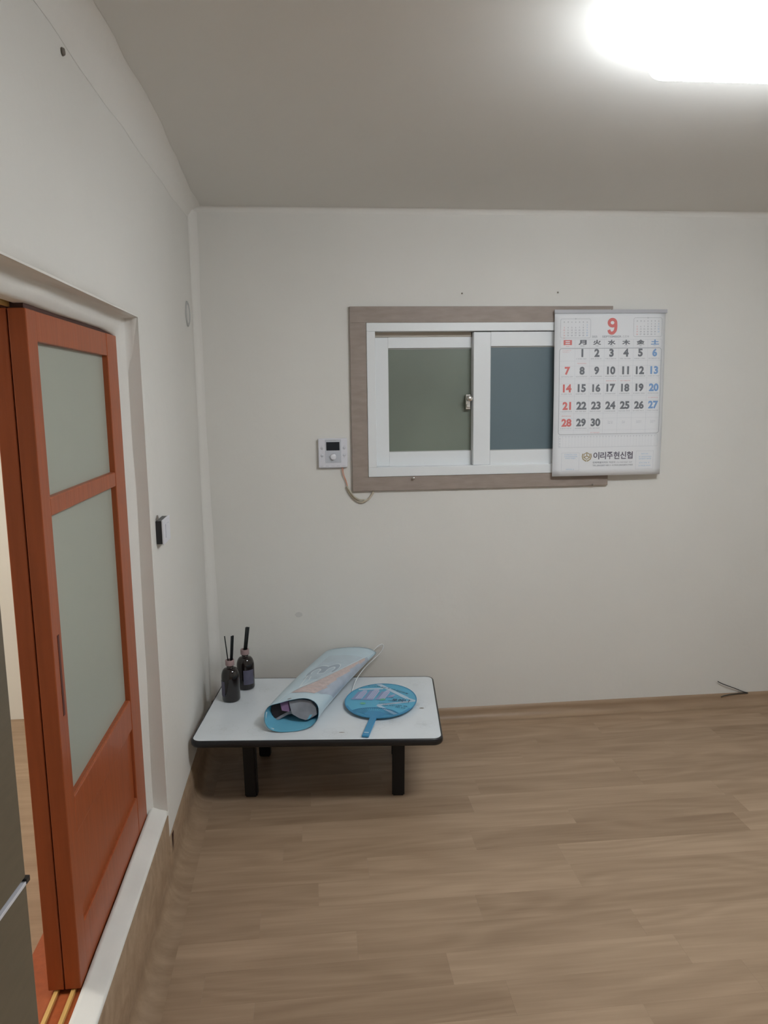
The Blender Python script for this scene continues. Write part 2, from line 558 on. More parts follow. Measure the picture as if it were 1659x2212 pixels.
# papered door surround: runs up the far jamb, then along the head
PROF = [(0.0002, 0.030), (0.0008, 0.006), (-0.003, 0.000), (-0.018, -0.002), (-0.033, -0.003), (-0.037, -0.010), (-0.043, -0.028), (-0.0485, -0.046), (-0.056, -0.050), (-0.075, -0.050)]
st = []
NJ, NH = 44, 44
for i in range(NJ):
    ring = []
    for j, (x, o_) in enumerate(PROF):
        z = 0.155 + (D_TOP + o_ - 0.155) * i / NJ
        k = 1 if 1 < j < 8 else (0.0 if j < 2 else 0.3)
        k *= min(1, (NJ - i) / 5)
        ring.append((x + k * wob(z, j * 0.5, 0.0022), D_FAR + o_ + k * wob(z, 5 + j * 0.4, 0.0045) + 0.03 * (1 - z / D_TOP) * (0.6 if j < 8 else 0), z))
    st.append(ring)
ring = []
for j, (x, o_) in enumerate(PROF):
    ring.append((x, D_FAR + o_, D_TOP + o_))
st.append(ring)
for i in range(1, NH + 1):
    ring = []
    for j, (x, o_) in enumerate(PROF):
        y = D_FAR + o_ * (1 - i / NH) + (D_NEAR - D_FAR) * i / NH
        g_ = min(1, i / 4)
        k = 1 if 1 < j < 8 else (0.0 if j < 2 else 0.3)
        ring.append((x + k * wob(y, 7 + j * 0.5, 0.003), y, D_TOP + o_ * (1 - 0.15 * g_) + g_ * k * wob(y, 2 + j * 0.4, 0.004)))
    st.append(ring)
cove('trim_4', st, 'paper covered door surround, rounded and wrinkled', WALLP)

# white door sill
sprof = [(0.0002, 0.19), (0.0012, 0.225), (0.0008, 0.2325), (-0.005, 0.2365), (-0.022, 0.241), (-0.040, 0.249), (-0.0475, 0.2525), (-0.0488, 0.19)]
st = []
for i in range(61):
    y = D_FAR + 0.012 + (D_NEAR - D_FAR - 0.012) * i / 60
    e_ = 1 if i > 1 else 0.6
    st.append([(x, y, z + (0 if j in (0, 7) else wob(y, j * 0.3, 0.002))) for j, (x, z) in enumerate(sprof)])
s6 = cove('trim_6', st, 'white painted door sill', SILLM)

# sliding door track in the sill and head
tr = empty('trim_7', (0, 0, 0)); struct(tr, 'wooden sliding door track with two pine rails')
box('track_bed', (-0.19, D_NEAR, 0.205), (-0.0495, D_FAR, 0.240), DOORW, tr)
box('rail', (-0.070, D_NEAR, 0.240), (-0.062, D_FAR, 0.2475), PINE, tr)
box('rail', (-0.104, D_NEAR, 0.240), (-0.096, D_FAR, 0.2475), PINE, tr)
box('head_track', (-0.19, D_NEAR, 1.640), (-0.056, D_FAR, 1.664), PINE, tr)
box('head_guide', (-0.0855, D_NEAR, 1.616), (-0.0815, D_FAR, 1.640), PINE, tr)
box('head_gap_shade', (-0.116, -1.735, 1.6145), (-0.058, D_FAR, 1.6395), DARKGAP, tr)  # dark strip fills the gap above the leaves, standing in for its shade

# ------------------------------------------------------------------ sliding doors
def leaf(name, xf, y0, y1, label, pull=True):
    """xf: x of the room face, y0 near end, y1 far end"""
    d = empty(name, (xf, y0, 0.249)); struct(d, label)
    T = 0.032
    zb, zt = 0.249, 1.613
    Wd = y1 - y0
    ox, oy, oz = xf, y0, 0.249
    def p(nm, lo, hi, m, parent=d, bevel=0.0):
        return box(nm, (lo[0] - ox, lo[1] - oy, lo[2] - oz), (hi[0] - ox, hi[1] - oy, hi[2] - oz), m, parent, bevel)
    sw = 0.052
    fs = 0.100
    p('stile', (xf - T, y0, zb), (xf, y0 + sw, zt), DOORW, bevel=0.002)
    p('stile', (xf - T, y1 - fs, zb), (xf, y1, zt), DOORW, bevel=0.002)
    ya, yb = y0 + sw, y1 - fs
    p('rail', (xf - T, ya, 1.557), (xf - 0.001, yb, zt), DOORW, bevel=0.002)
    p('rail', (xf - T, ya, 1.226), (xf - 0.001, yb, 1.263), DOORW, bevel=0.003)
    p('rail', (xf - T, ya, 0.560), (xf - 0.001, yb, 0.645), DOORW, bevel=0.004)
    p('rail', (xf - T, ya, zb), (xf - 0.001, yb, 0.362), DOORW, bevel=0.002)
    p('panel', (xf - T + 0.008, ya, 0.362), (xf - 0.008, yb, 0.560), DOORW)
    p('pane', (xf - 0.020, ya, 0.645), (xf - 0.014, yb, 1.226), DGLASS)
    p('pane', (xf - 0.020, ya, 1.263), (xf - 0.014, yb, 1.557), DGLASS)
    if pull:
        p('pull', (xf - 0.004, y0 + 0.026, 0.830), (xf + 0.0008, y0 + 0.036, 0.995), PULLM)
    return d
leaf('door_1', -0.050, -1.748, -1.092, 'red brown sliding door leaf with frosted panes')
leaf('door_2', -0.084, -1.748, -1.092, 'rear sliding door leaf behind the front leaf', pull=False)

# hall behind the doorway
struct(box('floor_hall', (-2.3, NY, 0.12), (-0.19, -0.27, HALL_Z), FLOORM), 'wood look floor of the next room')
struct(box('wall_hall', (-2.3, -0.27, 0.12), (-0.2, -0.17, H), HALLP), 'cream wall of the next room')
struct(box('wall_hall_left', (-2.4, NY - 0.1, 0.12), (-2.3, -0.17, H), HALLP), 'cream side wall of the next room')
struct(box('wall_hall_front', (-2.3, NY - 0.1, 0.12), (-0.2, NY, H), HALLP), 'cream far wall of the next room')
struct(box('ceiling_hall', (-2.4, NY - 0.1, H), (-0.2, -0.17, H + 0.1), HALLP), 'ceiling of the next room')
hl = empty('added_hall_lamp', (-1.2, -1.7, H)); tag(hl, 'unseen square ceiling light added to brighten the next room beyond the sliding door', 'ceiling light')  # out of view, added to light the next room
box('lamp_base', (-0.22, -0.22, -0.03), (0.22, 0.22, 0.0), LAMPB, hl, 0.004)
box('diffuser', (-0.2, -0.2, -0.08), (0.2, 0.2, -0.03), HALLLM, hl, 0.012)

# ------------------------------------------------------------------ ceiling lamp of the room
LC = (1.53, -1.65)
lp = empty('ceiling_lamp', (LC[0], LC[1], H)); tag(lp, 'glaring white oblong ceiling lamp at upper right', 'ceiling lamp')
box('lamp_base', (-0.31, -0.09, -0.012), (0.31, 0.09, 0.0), LAMPB, lp, 0.003)
box('diffuser', (-0.35, -0.125, -0.095), (0.35, 0.125, -0.012), LIGHTM, lp, 0.028, 4)

# ------------------------------------------------------------------ window
wn = empty('window_1', (WX0, 0, WZ0)); struct(wn, 'white sliding window in taupe casing')
def wbox(nm, x0, x1, y0, y1, z0, z1, m, parent=wn, bevel=0.0, org=None):
    o_ = org or (WX0, 0, WZ0)
    return box(nm, (x0 - o_[0], y0 - o_[1], z0 - o_[2]), (x1 - o_[0], y1 - o_[1], z1 - o_[2]), m, parent, bevel)
CX0, CX1, CZ0, CZ1 = 0.628, 1.742, 1.049, 1.809
wbox('casing_board', CX0, CX1, -0.016, -0.0005, WZ1, CZ1, TAUPE, bevel=0.0015)
wbox('casing_board', CX0, CX1, -0.016, -0.0005, CZ0, WZ0, TAUPE, bevel=0.0015)
wbox('casing_board', CX0, WX0, -0.0155, -0.0005, WZ0, WZ1, TAUPE, bevel=0.001)
wbox('casing_board', WX1, CX1, -0.0155, -0.0005, WZ0, WZ1, TAUPE, bevel=0.001)
FX0, FX1, FZ0, FZ1 = 0.731, 1.639, 1.148, 1.709
wbox('frame_bar', WX0 + .0005, WX1 - .0005, -0.020, 0.12, FZ1, WZ1 - .0005, PVC, bevel=0.002)
wbox('frame_bar', WX0 + .0005, WX1 - .0005, -0.020, 0.12, WZ0 + .0005, FZ0, PVC, bevel=0.002)
wbox('frame_bar', WX0 + .0005, FX0, -0.020, 0.12, FZ0, FZ1, PVC, bevel=0.002)
wbox('frame_bar', FX1, WX1 - .0005, -0.020, 0.12, FZ0, FZ1, PVC, bevel=0.002)
wbox('track_filler', FX0, FX1, 0.062, 0.068, FZ0, FZ1, TRACKM)
wbox('head_filler', FX0 + 0.001, 1.145, 0.031, 0.060, 1.689, FZ1 - 0.0005, TRACKM)
def sash(x0, x1, z0, z1, y0, y1, s, glass, gl=None):
    org = (x0, y0, z0)
    sh = bpy.data.objects.new('sash', None); COL.objects.link(sh); sh.parent = wn
    sh.empty_display_size = 0.03
    sh.location = (x0 - WX0, y0, z0 - WZ0)
    gx0, gx1, gz0, gz1 = gl
    wbox('stile', x0, gx0, y0, y1, z0, z1, PVC, sh, 0.003, org)
    wbox('stile', gx1, x1, y0, y1, z0, z1, PVC, sh, 0.003, org)
    wbox('rail', gx0, gx1, y0 + 0.0005, y1, z0, gz0, PVC, sh, 0.0, org)
    wbox('rail', gx0, gx1, y0 + 0.0005, y1, gz1, z1, PVC, sh, 0.0, org)
    wbox('gasket', gx0, gx1, y0 + 0.008, y0 + 0.010, gz1 - 0.005, gz1, PVCSH, sh, 0.0, org)
    wbox('gasket', gx0, gx1, y0 + 0.008, y0 + 0.010, gz0, gz0 + 0.003, PVCSH, sh, 0.0, org)
    wbox('pane', gx0, gx1, y0 + 0.011, y0 + 0.015, gz0, gz1, glass, sh, 0.0, org)
    return sh
sash(FX0 + 0.001, 1.205, FZ0, 1.688, 0.030, 0.058, 0.06, GLASSL, (0.790, 1.146, 1.208, 1.644))
rs_ = sash(1.146, FX1 - 0.001, FZ0, FZ1 - 0.003, -0.006, 0.026, 0.073, GLASSR, (1.220, 1.566, 1.209, 1.647))
lt = bpy.data.objects.new('latch', None); COL.objects.link(lt); lt.parent = wn; lt.location = (1.128 - WX0, 0.018, 1.417 - WZ0); lt.empty_display_size = 0.02
box('latch_plate', (-0.010, -0.004, -0.032), (0.010, 0.012, 0.032), CHROME, lt, 0.002)
lathe('latch_cam', [(0.0, -0.018), (0.010, -0.018), (0.012, -0.015), (0.012, -0.004), (0.0, -0.004)], CHROME, lt, 20).rotation_euler = (R(-90), 0, 0)
bpy.data.objects['latch_cam'].location = (0, -0.024, 0.014)
tube('latch_lever', [(-0.002, -0.012, 0.014), (0.010, -0.018, 0.012), (0.018, -0.020, 0.016)], 0.0035, CHROME, lt)
box('latch_stop', (-0.009, -0.014, -0.024), (0.007, -0.004, -0.010), CHROME, lt, 0.002)
struct(box('trim_8', (WX0 - 0.1, 0.135, WZ0 - 0.1), (WX1 + 0.1, 0.139, WZ1 + 0.1), mat('dusk_backing', (0.10, 0.12, 0.12), 0.8, var=0.1)), 'dark sheet standing in for the dusk outside the window')  # dark sheet paints the dusk behind the panes

# ================================================================== OBJECTS
# ------------------------------------------------------------------ low table
TZ = 0.275
ANG = math.atan2(-0.090, 0.876)
tb = empty('low_table', (0.007, -0.675, 0), ANG)
tag(tb, 'low folding table with white top, black rim and black legs', 'table')
TW, TD = 0.880, 0.598
def prism(name, outline, z0, z1, m, parent, bev=0.0):
    bm = bmesh.new()
    lo = [bm.verts.new((x, y, z0)) for x, y in outline]
    hi = [bm.verts.new((x, y, z1)) for x, y in outline]
    n = len(outline)
    bm.faces.new(lo[::-1]); topf = bm.faces.new(hi)
    for i in range(n):
        bm.faces.new((lo[i], lo[(i + 1) % n], hi[(i + 1) % n], hi[i]))
    if bev:
        bmesh.ops.bevel(bm, geom=[e for e in topf.edges], offset=bev, segments=2, affect='EDGES')
    return obj(name, bm, m, parent)
prism('table_top', round_rect(0.007, TW - 0.007, 0.007, TD - 0.007, 0.030, 8), TZ - 0.012, TZ, TABLEW, tb)
# black rim, half-round profile swept round the outline
def rim(name, x0, x1, y0, y1, r, prof, m, parent):
    base = round_rect(x0, x1, y0, y1, r, 8)
    verts, faces = [], []
    N = len(base)
    for i, (x, y) in enumerate(base):
        a, b = base[i - 1], base[(i + 1) % N]
        dx, dy = b[0] - a[0], b[1] - a[1]
        l = math.hypot(dx, dy)
        nx, ny = dy / l, -dx / l
        for d, z in prof:
            verts.append((x + nx * d, y + ny * d, z))
    n = len(prof)
    for i in range(N):
        for j in range(n):
            a, b = i * n + j, i * n + (j + 1) % n
            c, d = ((i + 1) % N) * n + (j + 1) % n, ((i + 1) % N) * n + j
            faces.append((a, b, c, d))
    return raw(name, verts, faces, m, parent, True)
rim('edge_band', 0.007, TW - 0.007, 0.007, TD - 0.007, 0.030,
    [(0.0, TZ - 0.024), (0.004, TZ - 0.0235), (0.0068, TZ - 0.019), (0.0072, TZ - 0.011), (0.006, TZ - 0.003), (0.003, TZ + 0.0006), (0.0, TZ + 0.0004)], BLACKE, tb)
prism('under_board', round_rect(0.012, TW - 0.012, 0.012, TD - 0.012, 0.028, 8), TZ - 0.022, TZ - 0.0125, BLACKL, tb)
def tleg(x, y, sx):
    bm = bmesh.new()
    w, d = 0.0225, 0.019
    vt = []
    for z, lean in ((0.0, 0.012 * sx), (TZ - 0.022, 0.0)):
        for dx, dy in ((-w, -d), (w, -d), (w, d), (-w, d)):
            vt.append(bm.verts.new((x + dx + lean, y + dy, z)))
    bm.faces.new(vt[:4][::-1]); bm.faces.new(vt[4:])
    for i in range(4):
        bm.faces.new((vt[i], vt[(i + 1) % 4], vt[4 + (i + 1) % 4], vt[4 + i]))
    bmesh.ops.bevel(bm, geom=[e for e in bm.edges], offset=0.004, segments=2, affect='EDGES')
    return obj('leg', bm, BLACKL, tb)
lx, rx, fy, ry = 0.180, 0.726, 0.140, 0.455
tleg(lx, fy, 0.3); tleg(rx, fy, -0.3); tleg(lx, ry, 0.3); tleg(rx, ry, -0.3)
for yy in (fy, ry):
    box('leg_bracket', (lx - 0.03, yy - 0.012, TZ - 0.040), (rx + 0.03, yy + 0.012, TZ - 0.0225), BLACKL, tb, 0.002)
pr = Print()
rg = random.Random(3)
for fx_, fy_, s in ((0.10, 0.10, .05), (0.235, 0.085, .045), (0.33, 0.10, .05), (0.50, 0.06, .045), (0.27, 0.25, .04), (0.14, 0.33, .04), (0.20, 0.47, .035), (0.63, 0.11, .045), (0.70, 0.15, .04), (0.80, 0.30, .045), (0.82, 0.12, .035), (0.80, 0.50, .045), (0.70, 0.53, .04), (0.42, 0.42, .035), (0.53, 0.36, .035), (0.40, 0.17, .035)):
    n = 5
    a0 = rg.uniform(0, 6)
    for k in range(n):
        a = a0 + k * 2 * math.pi / n
        c = (fx_ + s * .55 * math.cos(a), fy_ + s * .55 * math.sin(a))
        pr.ribbon([(c[0] + s * .5 * math.cos(a + t) * 1.0, c[1] + s * .42 * math.sin(a + t)) for t in [2 * math.pi * j / 14 for j in range(14)]], 0.0012, True)
    pr.ribbon([(fx_ + s * .2 * math.cos(j * .63), fy_ + s * .2 * math.sin(j * .63)) for j in range(10)], 0.002, True)
pr.build('printed_flowers', lambda x, y: (x, y, TZ + 0.0003), TABLEP, tb, True)
pr = Print()
for cx_, cy_, w_, h_ in ((0.816, 0.265, .018, .010), (0.525, 0.062, .022, .005)):
    pr = Print()
    pr.poly([(cx_ + w_ / 2 * math.cos(t), cy_ + h_ / 2 * math.sin(t)) for t in [2 * math.pi * j / 12 for j in range(12)]])
    pr.build('scuff', lambda x, y: (x, y, TZ + 0.0005), PIN, tb)

# ------------------------------------------------------------------ reed diffusers
def diffuser(x, y, h_, label, lab0, lab1, reeds):
    d = empty('reed_diffuser', (x, y, TZ + 0.0006)); tag(d, label, 'diffuser', 'dark glass reed diffusers on the low table')
    r = 0.0355
    prof = [(0.0, 0.0), (r * .86, 0.0), (r * .95, 0.002), (r, 0.008), (r, 0.094)]
    for k in range(1, 9):
        t = R(90 * k / 8)
        prof.append((0.0135 + (r - 0.0135) * math.cos(t) ** 0.8 if k < 8 else 0.0135, 0.094 + 0.038 * math.sin(t)))
    prof += [(0.0132, 0.136), (0.0132, 0.150), (0.0, 0.150)]
    lathe('bottle', prof, AMBER, d, 44)
    lathe('collar', [(0.0135, 0.142), (0.0172, 0.1425), (0.0175, 0.145), (0.0175, 0.161), (0.0168, 0.163), (0.0115, 0.163), (0.0115, 0.150)], COLLAR, d, 32)
    lathe('label', [(r + 0.0005, 0.024), (r + 0.0005, 0.084)], BLABEL, d, 16, R(lab0), R(lab1))
    for (bx, by), (ex, ey), zt in reeds:
        tube('reed', [(bx, by, 0.151), (ex, ey, zt)], 0.0023, REED, d, 7)
    return d
fr = [((-0.006, 0.0), (-0.016, 0.004), 0.258)]
for i in range(3):
    fr.append(((0.002 + i * 0.0036, 0.003 * (i % 2)), (0.010 + i * 0.0040, 0.003 * (i % 2)), 0.258 + 0.001 * i))
diffuser(0.118, -0.318, 0, 'dark glass reed diffuser nearer the viewer, one reed splayed from the rest', 165, 236, fr)
br = []
for i in range(4):
    for j in range(2):
        br.append(((-0.004 + i * 0.0034, -0.002 + j * 0.0038), (0.008 + i * 0.0042, -0.001 + j * 0.004), 0.252 + 0.0015 * ((i + j) % 3)))
diffuser(0.166, -0.197, 0, 'dark glass reed diffuser behind the other, nearer the wall, reeds bundled upright', -100, -28, br)

# ------------------------------------------------------------------ rolled plastic bag
def bag_c(t):
    y = -0.590 + 0.560 * t
    x = 0.360 + 0.205 * t + 0.037 * t * t
    return x, y
def bag_pt(q, t, off=0.0):
    """q: 0 left .. 1 right over the top, 1..2 back underneath"""
    th = math.pi * (1 - q)
    x, y = bag_c(t)
    hw = 0.097 + 0.016 * t
    hh = 0.047 - 0.020 * t
    zb = TZ + 0.0012 + 0.040 * t
    c, s = math.cos(th), math.sin(th)
    e = 0.78
    cx = math.copysign(abs(c) ** e, c)
    sz = math.copysign(abs(s) ** (0.9 if s > 0 else 0.62), s)
    k = max(0.0, 1 - t / 0.22) ** 2
    y += k * (0.024 * s if s > 0 else -0.052 * (-s)) + k * 0.014 * c
    # crease along the top left of the mouth
    z = zb + hh + (hh + off) * sz
    if s > 0:
        z -= 0.010 * k * math.exp(-((q - 0.40) / 0.14) ** 2)
    # far right corner droops
    z -= 0.020 * t * t * max(0, q - 0.55) * (1 if q < 1 else 0)
    return (x + (hw + off) * cx, y, z)
bag = empty('plastic_bag', (0.45, -0.3, TZ)); tag(bag, 'rolled pale blue plastic bag lying across the table, open end forward', 'bag')
B0 = Vector((0.45, -0.3, TZ))
def bmap(q, t, off):
    p = bag_pt(q, t, off)
    return (p[0] - B0.x, p[1] - B0.y, p[2] - B0.z)
def bag_shell(name, off, m, flip=False, t1=1.0):
    NU, NV = 72, 40
    verts = [bmap(2.0 * i / NU, t1 * j / NV, off) for j in range(NV + 1) for i in range(NU)]
    faces = []
    for j in range(NV):
        for i in range(NU):
            a, b = j * NU + i, j * NU + (i + 1) % NU
            f = (a, b, b + NU, a + NU)
            faces.append(f[::-1] if flip else f)
    faces.append(tuple(NV * NU + i for i in range(NU)))
    return raw(name, verts, faces, m, bag, True)
bag_shell('shell', 0.0, BAGO)
bag_shell('lining', -0.0012, BAGI, True, 0.995)
OFF = 0.0007
pr = Print()
def lineq(t):       # overlap seam of the rolled sheet: q as a function of t
    return 0.325 + 0.70 * t - 0.11 * t * t
def pq(a, b):
    t = 0.14 + 0.72 * b
    qa = lineq(t) + 0.03
    q = qa + (1.03 - qa) * a
    return (q, t + 0.09 * (1 - b) * max(0, q - 0.76) / 0.24)
pr.grid(0, 0, 1, 1, 24, 24, pq)
pr.build('printed_slate_panel', lambda q, t: bmap(min(q, 1.05), t, OFF), BAGG, bag)
pr = Print()
pr.grid(0, 0, 1, 1, 12, 10, lambda a, b: (0.40 + (lineq(0.36 + .46 * b) - 0.02 - 0.40) * a, 0.36 + 0.46 * b))
pr.build('printed_slate_panel', lambda q, t: bmap(q, t, OFF), BAGG2, bag)
pr = Print()
rb = random.Random(11)
NT = 15
for i in range(NT):
    ta, tb_ = 0.135 + 0.70 * i / NT, 0.135 + 0.70 * (i + 0.97) / NT
    w = max(0.05, 0.28 - 0.28 * ta) + rb.uniform(-0.035, 0.03)
    pr = Print()
    pr.grid(0, 0, 1, 1, 6, 1, lambda a, b: (lineq(ta + (tb_ - ta) * b) + 0.012 + w * a, ta + (tb_ - ta) * b - 0.02 * a))
    pr.build('printed_salmon_tower', lambda q, t: bmap(min(q, 1.0), t, OFF * 1.5), BAGS, bag)
pr = Print()
pr.ribbon([(lineq(0.04 + 0.92 * i / 30), 0.04 + 0.92 * i / 30) for i in range(31)], 0.012)
pr.build('overlap_seam', lambda q, t: bmap(min(q, 1.0), t, OFF * 2.2), BAGW, bag)
# rounded emblem with two lobes and a tail
def emb(scale):
    pts = []
    for k in range(19):
        a = R(225 - 250 * k / 18)
        pts.append((-0.5 + 0.5 * math.cos(a), 0.5 * math.sin(a)))
    for k in range(19):
        a = R(205 - 250 * k / 18)
        pts.append((0.5 + 0.5 * math.cos(a), 0.5 * math.sin(a)))
    return pts
def emap(x, y):     # emblem plane -> (q, t)
    return (0.513 + 0.108 * x, 0.515 + 0.150 * y + 0.03 * x)
E_ = emb(1)
pr = Print()
pr.ribbon(E_, 0.50)
pr.ribbon([(-0.95, -0.1), (-0.80, -0.7), (-0.45, -1.9)], 0.10)
pr.ribbon([(-0.45, -0.6), (-0.30, -1.1), (-0.45, -1.9)], 0.09)
pr.ribbon([(1.00, -0.2), (0.40, -0.9), (-0.45, -1.9)], 0.09)
pr.build('printed_emblem_outline', lambda x, y: bmap(*emap(x, y), OFF * 1.8), BAGW, bag)
pr = Print()
pr.ribbon(E_, 0.33)
pr.build('printed_emblem', lambda x, y: bmap(*emap(x, y), OFF * 2.6), BAGD, bag)
pr = Print()
pr.poly([(0.475 + 0.018 * math.cos(j * .52), 0.025 + 0.010 * math.sin(j * .52)) for j in range(12)])
pr.build('snap_fastener', lambda q, t: bmap(q, t, OFF * 2), GREYSH, bag)
# mouth folds, plus a near-black one painting cavity shade: bent flaps hanging from the upper side
def flap(poly, ytop, ybot, depth, m):
    """poly: (x, z) outline seen from the front; leans back towards the top and runs into the bag"""
    z0, z1 = min(p[1] for p in poly), max(p[1] for p in poly)
    f = [(x - B0.x, ybot + (ytop - ybot) * (z - z0) / (z1 - z0) - B0.y, z - TZ) for x, z in poly]
    b = [(x + 0.4 * depth, y + depth, z + 0.004) for x, y, z in f]
    n = len(f)
    faces = [tuple(range(n))] + [(i, (i + 1) % n, n + (i + 1) % n, n + i) for i in range(n)]
    raw('inner_fold_and_shade', f + b, faces, m, bag)
flap([(0.349, 0.352), (0.360, 0.312), (0.386, 0.297), (0.409, 0.290), (0.434, 0.298), (0.450, 0.306), (0.447, 0.328), (0.428, 0.350), (0.395, 0.357)], -0.548, -0.580, 0.07, GREYSH)
flap([(0.317, 0.348), (0.324, 0.324), (0.349, 0.319), (0.347, 0.352)], -0.546, -0.566, 0.07, PURPLE)
flap([(0.289, 0.345), (0.284, 0.318), (0.297, 0.291), (0.330, 0.306), (0.356, 0.316), (0.350, 0.346), (0.318, 0.352)], -0.535, -0.555, 0.07, BAGDK)  # stands in for the darkness of the bag's cavity
flap([(0.297, 0.290), (0.300, 0.284), (0.345, 0.303), (0.372, 0.306), (0.356, 0.316), (0.330, 0.306)], -0.545, -0.562, 0.05, GREYSH)
flap([(0.414, 0.2915), (0.424, 0.2945), (0.4495, 0.326), (0.444, 0.333)], -0.5555, -0.5815, 0.06, BAGI)
# rolled left lip
tube('rolled_lip', [(0.268 - B0.x, -0.582 - B0.y, 0.330 - TZ), (0.264 - B0.x, -0.600 - B0.y, 0.305 - TZ), (0.276 - B0.x, -0.620 - B0.y, 0.287 - TZ), (0.296 - B0.x, -0.628 - B0.y, 0.281 - TZ)], 0.005, BAGO, bag)
def bv(x, y, z): return (x - B0.x, y - B0.y, z - TZ)
tube('carrying_string', [bv(0.690, -0.034, 0.338), bv(0.722, -0.026, 0.366), bv(0.742, -0.022, 0.374), bv(0.748, -0.022, 0.362), bv(0.735, -0.030, 0.340), bv(0.705, -0.055, 0.322), bv(0.655, -0.14, 0.312), bv(0.618, -0.22, 0.299), bv(0.600, -0.27, 0.284), bv(0.592, -0.31, 0.2775)], 0.0020, STRING, bag)

# ------------------------------------------------------------------ round hand fan
FA = math.atan2(-0.126, 0.438)       # axis turned from +Y
fan = empty('hand_fan', (0.696, -0.436, TZ + 0.0150))
fan.rotation_euler = (R(1.8), 0, FA)
tag(fan, 'round blue promotional hand fan with towers printed on it', 'fan')
RX, RY = 0.136, 0.155
def ell(k, n=56, sx=RX, sy=RY): return (sx * math.cos(2 * math.pi * k / n), sy * math.sin(2 * math.pi * k / n))
prism('fan_sheet', [ell(k) for k in range(56)], -0.0009, 0.0009, FANB, fan)
Z1 = 0.0013
def fmap(z): return lambda x, y: (x, y, z)
def clip_in(x, y, s=0.985):
    d = math.hypot(x / RX, y / RY)
    return (x, y) if d <= s else (x / d * s, y / d * s)
# broad pale bands
def band(p, q, w):
    pr = Print()
    n = 16
    dx, dy = q[0] - p[0], q[1] - p[1]
    l = math.hypot(dx, dy); nx, ny = -dy / l * w / 2, dx / l * w / 2
    for i in range(n):
        a, b = i / n, (i + 1) / n
        P = [(p[0] + dx * a + nx, p[1] + dy * a + ny), (p[0] + dx * a - nx, p[1] + dy * a - ny), (p[0] + dx * b - nx, p[1] + dy * b - ny), (p[0] + dx * b + nx, p[1] + dy * b + ny)]
        pr.poly([clip_in(*k) for k in P])
    pr.build('printed_band', fmap(Z1 + 0.00004 * (abs(p[0]) * 40)), FANL, fan)
band((-0.040, 0.150), (0.098, 0.030), 0.018)
band((-0.004, -0.046), (0.132, 0.012), 0.013)
band((-0.004, -0.046), (0.085, -0.120), 0.014)
band((-0.105, 0.085), (-0.010, 0.108), 0.014)
band((0.098, 0.030), (0.132, 0.012), 0.010)
# towers
for x, y, w, h in ((-0.112, 0.000, 0.040, 0.080), (-0.068, 0.004, 0.042, 0.094), (-0.020, 0.012, 0.036, 0.080), (0.018, 0.030, 0.022, 0.026)):
    sk = 0.012
    pl, pd = Print(), Print()
    def T(px, py): return clip_in(x + px * w + py * sk, y + py * h)
    pl.poly([T(0.28, 0), T(0.92, 0.02), T(0.92, 0.85), T(0.28, 0.83)])
    pl.poly([T(0.30, 0.83), T(0.80, 0.85), T(0.80, 1.0), T(0.40, 1.0)])
    pd.poly([T(0.0, 0.03), T(0.28, 0), T(0.28, 0.83), T(0.0, 0.80)])
    pd.poly([T(-0.05, -0.14), T(0.92, -0.12), T(0.92, 0.02), T(0.28, 0.0), T(-0.05, 0.03)])
    for i in range(3):
        pd.ribbon([T(0.42 + 0.17 * i, 0.03), T(0.42 + 0.17 * i, 0.83)], 0.0016)
    pl.build('printed_tower', fmap(Z1 + 0.0003), FANT, fan)
    pd.build('printed_tower_side', fmap(Z1 + 0.0006), FANTD, fan)
pr = Print()
for cx_, cy_, s in ((0.008, 0.006, 0.010), (-0.062, -0.040, 0.011), (0.002, 0.000, 0.007)):
    pr = Print()
    pr.poly([(cx_ + s * math.cos(t), cy_ + s * 0.8 * math.sin(t)) for t in [2 * math.pi * j / 14 for j in range(14)]])
    pr.build('printed_tree', fmap(Z1 + 0.0008), FANGR, fan)
pr = Print()
rr = random.Random(5)
pf = Print()
pf.text('포레나', 0.078, 0.006, h=0.024, w=0.072, bold=0.012, rot=R(-3))
pf.build('printed_name', fmap(Z1 + 0.0012), FANINK, fan)
pr.marks(-0.072, 0.117, 0.050, 0.009, rr, R(4))
pr.marks(-0.020, 0.113, 0.040, 0.011, rr, R(-12))
pr.marks(0.022, 0.100, 0.075, 0.012, rr, R(-26))
pr.marks(0.028, 0.034, 0.060, 0.004, rr, R(-10))
pr.marks(0.030, 0.022, 0.012, 0.009, rr)
pr.marks(0.030, -0.006, 0.010, 0.007, rr)
pr.marks(0.046, -0.014, 0.066, 0.006, rr, R(-2))
pr.marks(-0.002, -0.032, 0.060, 0.008, rr, R(1))
pr.marks(0.016, -0.046, 0.070, 0.008, rr, R(-3))
pr.marks(0.074, -0.044, 0.036, 0.008, rr, R(-3))
pr.marks(0.066, -0.060, 0.040, 0.008, rr, R(-4))
pr.build('printed_lettering', fmap(Z1 + 0.0011), FANINK, fan, True)
# plastic frame: rim, fan-shaped hub, ribs, handle
rimv = Print()
rimv.ribbon([ell(k) for k in range(56)], 0.004, True)
rimv.build('rim', fmap(Z1 + 0.0005), FANP, fan)
pr = Print()
base = (0.0, -0.158)
arc = []
for k in range(25):
    a = R(148 - 116 * k / 24)
    arc.append((base[0] + 0.108 * math.cos(a), base[1] + 0.088 * math.sin(a)))
arc = [clip_in(x, y, 0.99) for x, y in arc]
bot = [ell(k, 56) for k in range(56)]
